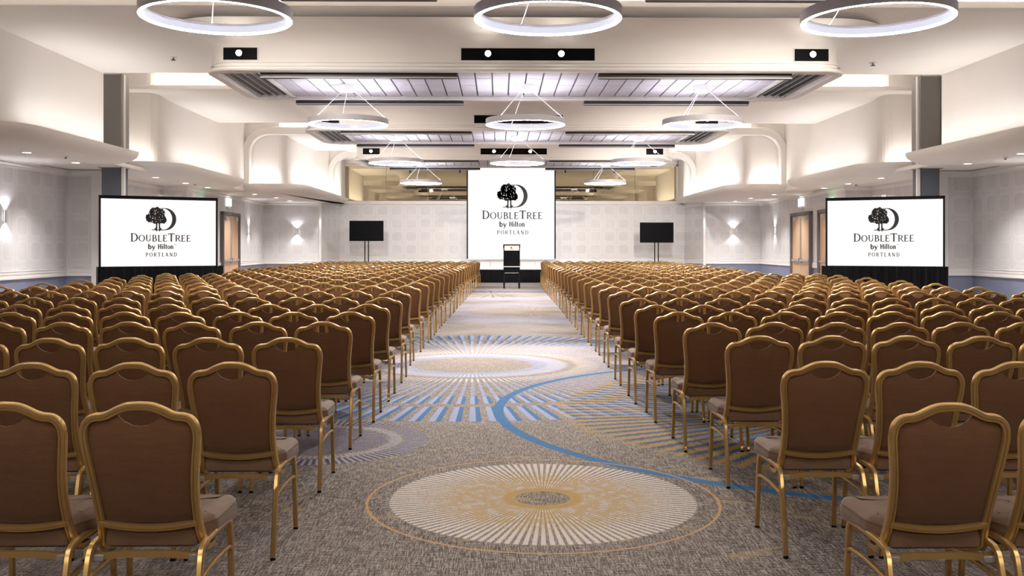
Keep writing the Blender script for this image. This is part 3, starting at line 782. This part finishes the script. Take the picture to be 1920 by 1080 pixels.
def logo(parent, f, white):
    """all sizes in logo units = pixels of the photograph, origin at the logo axis, y up from the DOUBLETREE baseline"""
    global HT, WT
    th = .004
    m = MB(); HT = 15.5; WT = 1.25
    text(m, 'DOUBLETREE', [1.0,.80,.80,.80,.80,.80,1.0,.80,.80,.80], -56.5, 57, 0, f, th, .05)
    m.obj('lettering', M['ink'], parent, label='dark serif letters reading DOUBLETREE')
    m = MB(); HT = 9.5; WT = 1.45
    text(m, 'by', [1, 1], -24.5, -10.5, -14.5, f, th, .03); text(m, 'Hilton', [1]*6, -6, 23.5, -14.5, f, th, .05)
    for q in (ln(24.3,-5.2,26.1,-5.2,.4), ln(25.2,-5.2,25.2,-7,.4), ln(26.7,-7,26.7,-5.2,.35), ln(26.7,-5.2,27.6,-6.4,.35), ln(27.6,-6.4,28.5,-5.2,.35), ln(28.5,-5.2,28.5,-7,.35)): stroke(m, q, f, th)
    m.obj('lettering', M['ink'], parent, label='dark bold letters reading by Hilton with a small TM')
    m = MB(); HT = 7.6; WT = 1.35
    text(m, 'PORTLAND', [1]*8, -28.5, 30, -29, f, th, .32)
    m.obj('lettering', M['ink'], parent, label='small spaced serif letters reading PORTLAND')
    # emblem: serif D with a leafy tree for its stem
    m = MB(); y0 = 21.5; hD = 43
    arc = [(5.5+19.5*math.cos(a), y0+hD/2+(hD/2-.8)*math.sin(a), 1.1+6.6*max(0, math.cos(a))**1.25) for a in [math.radians(90-180*i/36) for i in range(37)]]
    stroke(m, arc, f, th); stroke(m, ln(-1,y0+hD-.8,6,y0+hD-.8,1.2), f, th); stroke(m, ln(-17.5,y0+.7,6,y0+.7,1.5), f, th)
    for s_ in (-1, 1):                                   # two flared trunks
        xt = -5.5+s_*2.6
        stroke(m, [(xt+s_*.1, y0+15, 3.2), (xt, y0+8, 2.6), (xt+s_*.4, y0+4, 3.4), (xt+s_*1.4, y0+1.6, 6.0), (xt+s_*2.6, y0+.5, 9.0)], f, th)
    m.obj('emblem_letter', M['ink'], parent, label='dark letter D with curved bowl and tree trunk as stem')
    m = MB(); rnd = random.Random(3)
    cx, cy = -8.5, y0+28
    def leaf(x, y, r, n=7):
        ps = []
        for i in range(n):
            a = 2*PI*i/n+rnd.random(); rr = r*(.75+.5*rnd.random()); ps.append((x+rr*math.cos(a), y+rr*math.sin(a)))
        ps.sort(key=lambda p: math.atan2(p[1]-y, p[0]-x))
        vs = [f(a, b, th) for a, b in ps]; m.add(vs, [tuple(range(n))])
    core = [(cx+rx_*math.cos(2*PI*i/40), cy+ry_*math.sin(2*PI*i/40)) for i in range(40) for rx_, ry_ in ((14.5, 11),)]
    m.add([f(a, b, th) for a, b in core], [tuple(range(40))])
    for bx, by, br in ((-8.5,y0+36,8), (-1,y0+33,8), (-16,y0+31,7), (-20,y0+22.5,7), (0,y0+22,8), (4,y0+19.5,5.5), (-9,y0+20,8), (-23,y0+25,4.5), (-15,y0+37,5)):
        m.add([f(bx+br*.86*math.cos(2*PI*i/16), by+br*.86*math.sin(2*PI*i/16), th) for i in range(16)], [tuple(range(16))])
        for i in range(16):
            a = 2*PI*i/16+rnd.random()*.3; leaf(bx+br*.9*math.cos(a), by+br*.9*math.sin(a), 1.5+rnd.random()*.9)
    m.obj('emblem_tree', M['ink'], parent, label='dark leafy round tree crown')
    m = MB()
    for i in range(34):
        a = rnd.random()*2*PI; q = math.sqrt(rnd.random()); x, y = cx+15.5*q*math.cos(a), cy-1+13*q*math.sin(a); r = .35+.35*rnd.random()
        m.add([f(x+r*math.cos(2*PI*j/5), y+r*math.sin(2*PI*j/5), th+.002) for j in range(5)], [tuple(range(5))])
    m.obj('emblem_gaps', M[white], parent, label='tiny white gaps between the leaves', kind='stuff')

def skirt(mb, x0, x1, y, z0, z1, amp=.03, step=.12, top_ruffle=.012):
    n = int((x1-x0)/step*4); rt = []; rb = []; rm = []
    for i in range(n+1):
        x = x0+(x1-x0)*i/n; d = amp*(math.sin(i*PI/2+.4*math.sin(i*.37))*.5+.35*math.sin(i*.9))
        rt.append((x, y-.01+d*.5, z1+top_ruffle*math.sin(i*1.7)*random.uniform(.4, 1))); rm.append((x, y+d, z1-.06)); rb.append((x, y+d*1.3, z0))
    mb.loft([rb, rm, rt], False, False)
# ------------------------------------------------------------------ the two side screens
def side_screen(pl, yl, pr, yr, lab, off):
    xl_, xr_ = WX(pl, yl), WX(pr, yr)
    c = Vector(((xl_+xr_)/2, (yl+yr)/2, 0)); L = math.hypot(xr_-xl_, yr-yl); rz = math.atan2(yr-yl, xr_-xl_)
    o = thing('projection_screen', lab, 'screen', c, rz, 'side projection screens')
    zb, zt = 1.05, 2.685
    m = MB(); b = .05; e = L/2
    for a_, b_ in (((-e, -.02, zb), (-e+.045, .02, zt)), ((e-.045, -.02, zb), (e, .02, zt)), ((-e, -.02, zt-.075), (e, .02, zt)), ((-e, -.02, zb-.03), (e, .02, zb))): m.bbox(a_, b_, .004)
    m.obj('frame', M['black'], o)
    m = MB(); m.box((-e+.03, -.005, zb-.01), (e-.03, .005, zt-.07)); cv = m.obj('canvas', M['screen'], o)
    m = MB(); m.tube([(-e*.35, 0, zt+.012), (0, 0, zt+.03), (e*.35, 0, zt+.012)], r=.006, n=6); m.box((-.05, -.02, zt), (.05, .02, zt+.045)); m.cyl((-.03, 0, zt+.045), .014, .02, 8); m.cyl((.03, 0, zt+.045), .014, .02, 8); m.obj('top_handle', M['steel'], o)
    for s_ in (-1, 1):
        m = MB(); m.box((s_*(e-.03)-.02, .03, 0), (s_*(e-.03)+.02, .07, 2.3)); m.box((s_*(e-.03)-.02, -.25, 0), (s_*(e-.03)+.02, .5, .04)); m.obj('leg', M['dark'], o)
    u = L/223.0
    logo(cv, lambda x, y, t_: ((x+off)*u, -.006-t_, 1.5+(HOR-452.5)*.0122+y*.0122), 'mark_white')
    k = thing('screen_skirt', 'black pleated cloth skirt hanging below the %s projection screen' % lab.split()[1], 'drape', c, rz, 'black screen skirts')
    m = MB(); skirt(m, -e-.06, e+.06, -.32, .01, 1.05); m.obj('front_drape', M['velvet'], k, 60)
    for s_ in (-1, 1):
        m = MB(); pts = [(s_*(e+.06)+.012*math.sin(i), -.32+.30*i/8, z) for z in (0.01, 1.05) for i in range(9)]
        m.add(pts, [(i, i+1, i+10, i+9) for i in range(8)]); m.obj('side_drape', M['velvet'], k, 60)
side_screen(185, 22.0, 408, 23.3, 'the left projection screen on a black frame showing the hotel tree logo', 2.0)
side_screen(1548, 23.1, 1772, 22.0, 'the right projection screen on a black frame showing the hotel tree logo', -1.0)
# ------------------------------------------------------------------ centre screen, stage, lectern, televisions
Yc = 41.5; a, b = WX(875, Yc), WX(1042, Yc)
o = thing('projection_screen', 'large tall central projection screen above the stage with the hotel tree logo', 'screen', ((a+b)/2, Yc, 0))
zb = W3(960, 486.5, Yc).z; zt = 5.10; e = (b-a)/2
m = MB(); m.box((-e+.05, -.004, zb+.02), (e-.05, .004, zt)); cv = m.obj('canvas', M['screen_c'], o)
m = MB()
for s_ in (-1, 1):
    xx = sorted((s_*e, s_*(e-.06))); m.box((xx[0], -.006, zb), (xx[1], .002, zt))
m.obj('border', M['black'], o)
m = MB(); m.tube([(-e-.03, 0, zb), (e+.03, 0, zb)], r=.03, n=10); m.obj('bottom_bar', M['grey_metal'], o)
m = MB(); m.bbox((-e-.1, -.08, zt), (e+.1, .08, zt+.16), .01); m.obj('roller_case', M['white_metal'], o)
uc = Yc/F; lc = WX(960.5, Yc)-(a+b)/2; zl = W3(960, 410.5, Yc).z
logo(cv, lambda x, y, t_: (lc+x*uc, -.006-t_, zl+y*uc), 'mark_white')
# stage
Ys = 40.25
o = thing('stage', 'low stage platform with pale top and black skirt in front of the centre screen', 'stage', (XC, 0, 0))
sa, sb = -3.2, 3.2
m = MB(); m.bbox((sa, Ys, .50), (sb, 41.9, .56), .01); m.obj('platform', M['stage_top'], o)
m = MB(); skirt(m, sa, sb, Ys-.03, .005, .55, .025, .14, .004); m.obj('skirt', M['velvet'], o, 60)
m = MB()
for xx in (sa+.2, 0, sb-.2):
    for yy in (Ys+.2, 41.6): m.box((xx-.04, yy-.04, 0), (xx+.04, yy+.04, .5))
m.obj('support_leg', M['dark'], o)
m = MB()
for i in range(9):
    xx = sa+.3+i*.65; m.bbox((xx, 41.78, .56), (xx+.64, 41.84, .90), .006)
m.obj('rear_panel', M['trim'], o)
m = MB(); m.bbox((sa+.3, 40.7, .56), (sb-.3, 41.75, .62), .01); m.obj('riser', M['trim'], o)
# lectern
Yl = 34.6; xm = WX(959.5, Yl)
o = thing('lectern', 'tall black lectern with a pale sign plate standing in the aisle end before the stage', 'lectern', (xm, Yl, 0))
m = MB(); m.bbox((-.29, 0, .80), (.29, .04, 1.56), .008); m.bbox((-.29, 0, .56), (.29, .04, .78), .008); m.obj('front_panel', M['black_panel'], o)
for s_ in (-1, 1):
    m = MB(); xx = s_*.275; m.bbox((xx-.022, .04, .56), (xx+.022, .42, 1.50), .005); m.obj('side_panel', M['black_panel'], o)
    for yy in (.01, .38):
        m = MB(); m.bbox((xx-.03, yy, 0), (xx+.03, yy+.05, .56), .004); m.obj('leg', M['black'], o)
m = MB(); m.add([(-.31,-.02,1.60),(.31,-.02,1.60),(.31,.46,1.48),(-.31,.46,1.48),(-.31,-.02,1.565),(.31,-.02,1.565),(.31,.46,1.445),(-.31,.46,1.445)], [(0,1,2,3),(7,6,5,4),(0,4,5,1),(1,5,6,2),(2,6,7,3),(3,7,4,0)]); m.obj('reading_top', M['dark'], o)
m = MB(); m.bbox((-.265, -.015, 1.37), (.265, 0, 1.545), .003); pl = m.obj('sign_plate', M['beige_plate'], o, label='pale beige sign plate with a tiny dark tree mark')
m = MB(); m.cyl((-.02, -.019, 1.47), .028, .004, 10, axis='y'); m.box((-.025, -.019, 1.425), (-.015, -.015, 1.45)); stroke(m, [(.0+.03*math.cos(q), 1.46+.035*math.sin(q), .01) for q in [PI/2-PI*i/8 for i in range(9)]], lambda x, y, t_: (x, -.016-t_, y), .003); m.box((-.07, -.018, 1.40), (.07, -.015, 1.41)); m.obj('emblem', M['ink'], pl)
m = MB(); m.bbox((-.38, -.10, .775), (.38, .44, .80), .006); m.obj('shelf', M['trim'], o, label='pale projecting shelf')
m = MB(); m.box((-.25, .0, .555), (.25, .012, .572)); m.obj('trim_strip', M['grey_metal'], o)
# televisions
def tv(p0, p1, py0, py1, lab):
    Y = 39.6; x0, x1 = WX(p0, Y), WX(p1, Y); zt_, zb_ = W3(900, py0, Y).z, W3(900, py1, Y).z
    o = thing('television', lab, 'television', ((x0+x1)/2, Y, 0), 0, 'televisions on floor stands'); e = (x1-x0)/2
    m = MB(); m.bbox((-e, 0, zb_), (e, .05, zt_), .008); bd = m.obj('body', M['black'], o)
    m = MB(); m.box((-e+.015, -.003, zb_+.02), (e-.015, 0, zt_-.015)); m.obj('display', M['black_panel'], o)
    m = MB(); m.box((-e-.012, .01, zt_), (e+.012, .04, zt_+.012)); m.obj('top_edge', M['grey_metal'], o)
    for s_ in (-1, 1):
        m = MB(); m.tube([(s_*.075, .08, .04), (s_*.075, .08, zt_-.2)], r=.022, n=10); m.obj('pole', M['black'], o)
    m = MB(); m.bbox((-.42, -.22, 0), (.42, .38, .04), .01); m.obj('base', M['black'], o)
    m = MB(); m.box((-.2, .05, zb_+.2), (.2, .09, zt_-.25)); m.obj('mount_bracket', M['dark'], o)
tv(655, 719, 414, 452, 'black flat television on twin pole stand left of the centre screen')
tv(1200, 1263, 417, 455, 'black flat television on twin pole stand right of the centre screen')

# ------------------------------------------------------------------ banquet chair
def yb_of(z):      # rake of the back
    q = (0.943-z)/0.55; return 0.15*q-0.03*math.sin(PI*min(max(q, 0), 1))
OUT = [(0,.929),(.045,.926),(.082,.913),(.112,.898),(.138,.890),(.162,.888),(.184,.880),(.201,.860),(.208,.830),(.206,.790),(.197,.720),(.188,.640),(.183,.560),(.183,.480),(.187,.425)]
OUT = [(x*.972, z) for x, z in OUT]
def chair_parts(hi=True):
    """returns {part: (MB, materials, smooth)} ; origin on the floor under the back, facing +y"""
    seg = 3 if hi else 1
    right = crom([(x, yb_of(z), z) for x, z in OUT], seg)
    hook = [Vector((.188, yb_of(.40), .395)), Vector((.188, yb_of(.39)+.012, .378)), Vector((.188, yb_of(.385)+.04, .368)), Vector((.188, yb_of(.385)+.10, .368))]
    path = right+hook
    full = [Vector((-p.x, p.y, p.z)) for p in path[::-1]]+path[1:]
    if hi: prof = [(-.0145,-.011),(.0145,-.011),(.0145,.006),(.011,.012),(.004,.0125),(.0028,.0095),(.0008,.0095),(-.0004,.0125),(-.0115,.012),(-.0145,.006)]
    else: prof = [(-.014,-.010),(.014,-.010),(.013,.010),(-.013,.010)]
    P = {}
    m = MB()
    def upv(p): return (0, -1, -.2) if p.z > .40 else (0, -1, -.2) if p.z > .385 else (0, -.3, -1)
    m.tube(full, prof=prof, up=upv)
    P['back_frame'] = (m, [M['gold']], 42)
    # cross rail under the cushion
    m = MB(); n = 12 if hi else 4
    pts = []
    for i in range(n+1):
        u = -1+2*i/n; z = .462+.020*u*u; pts.append((u*.178, yb_of(z)-.004-.012*(1-u*u), z))
    m.tube(pts, prof=[(a*.8, b) for a, b in prof], up=(0, -1, -.2)); P['cross_rail'] = (m, [M['gold']], 42)
    # cushion
    def halfw(z):
        if z >= .830: return .208
        for (x0, z0), (x1, z1) in zip(OUT[8:], OUT[9:]):
            if z1 <= z <= z0: return x1+(x0-x1)*(z-z1)/(z0-z1)
        return .183
    def ztop(x):
        x = abs(x); zz = .83
        for (x0, z0), (x1, z1) in zip(OUT, OUT[1:9]):
            if x0 <= x <= x1: zz = z0+(z1-z0)*(x-x0)/(x1-x0+1e-9); break
        if x < .078: zz = min(zz, .864+.038*(x/.078)**2)
        return zz-.010
    nu, nv = (22, 12) if hi else (8, 3)
    m = MB(); F_, B_ = [], []
    for j in range(nv+1):
        v = j/nv
        for i in range(nu+1):
            u = math.sin((i/nu-.5)*PI*.995) if hi else -1+2*i/nu
            zt_ = ztop(u*.2); z_b = .474+.018*u*u
            z = z_b+(zt_-z_b)*v
            x = u*(halfw(z)-.011) if z < .83 else u*.2
            e_ = (1-abs(u)**5)*(1-abs(2*v-1)**7)
            y = yb_of(z)
            F_.append((x, y+.006+.030*e_, z)); B_.append((x, y+.002-.012*e_, z))
    nn = nu+1; N_ = len(F_); fs = []
    for j in range(nv):
        for i in range(nu):
            q = j*nn+i; fs.append((q+1, q, q+nn, q+nn+1)); fs.append((N_+q, N_+q+1, N_+q+nn+1, N_+q+nn))
    for i in range(nu): fs.append((i, i+1, N_+i+1, N_+i)); q = nv*nn+i; fs.append((q+1, q, N_+q, N_+q+1))
    for j in range(nv): q = j*nn; fs.append((q+nn, q, N_+q, N_+q+nn)); q += nu; fs.append((q, q+nn, N_+q+nn, N_+q))
    m.add(F_+B_, fs); P['backrest'] = (m, [M['fabric']], 70)
    # seat cushion
    oy = .125
    out = rounded([(-.168, oy), (.168, oy), (.178, oy+.06), (.210, oy+.12), (.214, .50), (.200, .555), (-.200, .555), (-.214, .50), (-.210, oy+.12), (-.178, oy+.06)], [.02,.02,.03,.05,.05,.04,.04,.05,.05,.03], 3 if hi else 1)
    lay = [(-.02,.380),(0,.392),(.003,.415),(.003,.440),(-.002,.450),(0,.455),(-.012,.470),(-.045,.480),(-.11,.487)] if hi else [(0,.385),(.002,.445),(-.02,.472),(-.10,.484)]
    m = MB(); rings = [[(x+nx*o_, y+ny*o_, z) for x, y, nx, ny in out] for o_, z in lay]
    if hi: rings.append([(x*.25, .34+(y-.34)*.25, .490) for x, y, nx, ny in out])
    m.loft(rings, True, True); P['seat'] = (m, [M['seat_fabric']], 50)
    # leg frames: front and rear leg on both sides, joined by the side stretcher
    lp = [(-.011,-.008),(-.005,-.012),(.005,-.012),(.011,-.008),(.011,.008),(.005,.012),(-.005,.012),(-.011,.008)] if hi else [(-.010,-.010),(.010,-.010),(.010,.010),(-.010,.010)]
    for s_ in (-1, 1):
        def leg(pts):
            mm = MB(); cp = crom(pts, 3 if hi else 1); mm.tube(cp, prof=lp, up=(s_, 0, 0))
            f0 = cp[0]; mm.cyl((f0.x, f0.y, 0), .014, .014, 10 if hi else 4, 1, .011); return mm
        P['leg', s_, 'rear'] = (leg([(s_*.207, -.035, .010), (s_*.205, .010, .20), (s_*.203, .050, .345), (s_*.202, .072, .388), (s_*.202, .115, .405), (s_*.202, .27, .408)]), [M['gold'], M['black']], 50)
        P['leg', s_, 'front'] = (leg([(s_*.207, .475, .010), (s_*.205, .462, .20), (s_*.203, .452, .350), (s_*.202, .440, .385), (s_*.202, .410, .404), (s_*.202, .27, .408)]), [M['gold'], M['black']], 50)
        m = MB(); m.tube(crom([(s_*.204, .455, .27), (s_*.204, .42, .292), (s_*.204, .24, .300), (s_*.204, .08, .292), (s_*.204, .045, .275)], 2 if hi else 1), prof=[(a*.75, b*.75) for a, b in lp], up=(s_, 0, 0))
        P['stretcher', s_] = (m, [M['gold']], 50)
    m = MB(); m.tube(crom([(-.200, .10, .372), (-.16, .085, .366), (-.10, .075, .376), (0, .072, .378), (.10, .075, .376), (.16, .085, .366), (.200, .10, .372)], 3 if hi else 1), prof=[(-.012,-.009),(.012,-.009),(.012,.009),(-.012,.009)], up=(0, -1, 0))
    P['seat_rail'] = (m, [M['gold']], 40)
    if hi:
        m = MB(); m.tube([(-.2, .43, .375), (.2, .43, .375)], prof=[(-.012,-.009),(.012,-.009),(.012,.009),(-.012,.009)], up=(0, -1, 0))
    if hi: P['seat_rail', 2] = (m, [M['gold']], 40)
    if hi:
        for s_ in (-1, 1):
            m = MB(); m.bbox((s_*.175-.022, .068, .350), (s_*.175+.022, .098, .374), .003)
            P['clip', s_] = (m, [M['clip']], 40)
    return P
hp = chair_parts(True)
HM = []
for k, (m, mats, sm) in hp.items():
    nm = k if isinstance(k, str) else k[0]
    HM.append((nm, m.mesh(nm, mats, sm)))
# seat plan: per row depth of the back top and pixel x of the inner edge of the aisle chair, read off the photograph
YR = [3.46, 4.66, 5.92, 7.15, 8.25, 9.35, 10.65, 12.2, 13.75, 15.05, 16.4, 17.75, 19.1, 20.4, 21.75, 23.1, 24.5, 25.9, 27.25, 28.6, 29.9, 31.3, 32.6, 34.0, 35.4, 36.8, 38.3]
YRR = [3.40, 4.63, 5.97, 7.05, 8.22, 9.2, 10.42, 12.0, 13.3, 14.6, 15.9, 17.4, 18.9, 20.2, 21.6, 23.0, 24.4, 25.8, 27.2, 28.5, 29.9, 31.3, 32.6, 34.0, 35.4, 36.8, 38.3]
EL = [375, 522, 605, 661, 704, 732, 756, 772, 790.5, 805.6, 815.8, 826, 834.8, 844, 851.4, 857, 863, 867.9, 873, 877, 880.8, 884.5, 888.7, 892, 894.7, 898, 900.7]
ER = [1670, 1467, 1360, 1280.6, 1224.8, 1188, 1160.4, 1138.6, 1122, 1106, 1093.3, 1080.9, 1070.5, 1062.5, 1056, 1050, 1044.6, 1039, 1034.7, 1030, 1026.4, 1023.6, 1021, 1018.5, 1016, 1014, 1013]
NUM = ['first','second','third','fourth','fifth','sixth','seventh','eighth','ninth','tenth','eleventh','twelfth','thirteenth','fourteenth','fifteenth','sixteenth','seventeenth','eighteenth','nineteenth','twentieth']
seats = []
for r in range(27):
    for side in (-1, 1):
        Y = YR[r] if side < 0 else YRR[r]
        e = WX(EL[r], Y) if side < 0 else WX(ER[r], Y)
        x = e+side*.22; sp = .482 if side < 0 else .462
        n = 0
        while True:
            lim = 7.25 if side < 0 else 6.75
            if 20.8 < Y < 24.8: lim = 6.1
            if abs(x) > lim: break
            px = 937+F*(abs(x)-.25)*side/Y
            if -30 < px < 1950: seats.append((Y, side, r, n, x))
            n += 1; x += side*sp
seats.sort(key=lambda s: s[0])
near, rest = seats[:300], seats[300:]
for Y, side, r, n, x in near:
    jx = random.uniform(-.003, .003); jy = random.uniform(-.02, .02) if r > 0 else 0
    o = thing('banquet_chair', '', 'chair', (x+jx, Y+jy, 0), random.uniform(-.008, .008), 'gold framed brown banquet chairs in rows')
    seat = 'aisle seat' if n == 0 else '%s seat from aisle' % NUM[n]
    o['label'] = 'brown banquet chair, gold frame, %s block, %s row from camera, %s' % ('left' if side < 0 else 'right', NUM[r], seat)
    for nm, me in HM:
        c = bpy.data.objects.new(nm, me); COL.objects.link(c); c.parent = o
# the chairs of the far rows as one mass
lo = chair_parts(False); MATS = [M['gold'], M['fabric'], M['seat_fabric'], M['black']]
mm = MB()
for k, (m, mats, sm) in lo.items():
    idx = [MATS.index(q) for q in mats]
    o_ = len(mm.v); mm.v += m.v
    for f_, mi in zip(m.f, m.m): mm.f.append(tuple(i+o_ for i in f_)); mm.m.append(idx[mi])
big = MB()
for Y, side, r, n, x in rest:
    a = random.uniform(-.02, .02); ca, sa_ = math.cos(a), math.sin(a); jx = random.uniform(-.006, .006); jy = random.uniform(-.02, .02)
    o_ = len(big.v)
    big.v += [(x+jx+p[0]*ca-p[1]*sa_, Y+jy+p[0]*sa_+p[1]*ca, p[2]) for p in mm.v]
    big.f += [tuple(i+o_ for i in f_) for f_ in mm.f]; big.m += mm.m
big.obj('banquet_chair_rows', MATS, None, 45, kind='stuff', label='mass of gold framed brown banquet chairs filling the far rows before the stage', category='chair', group='gold framed brown banquet chairs in rows')
print('chairs', len(seats), 'tris far', len(big.f)*2)
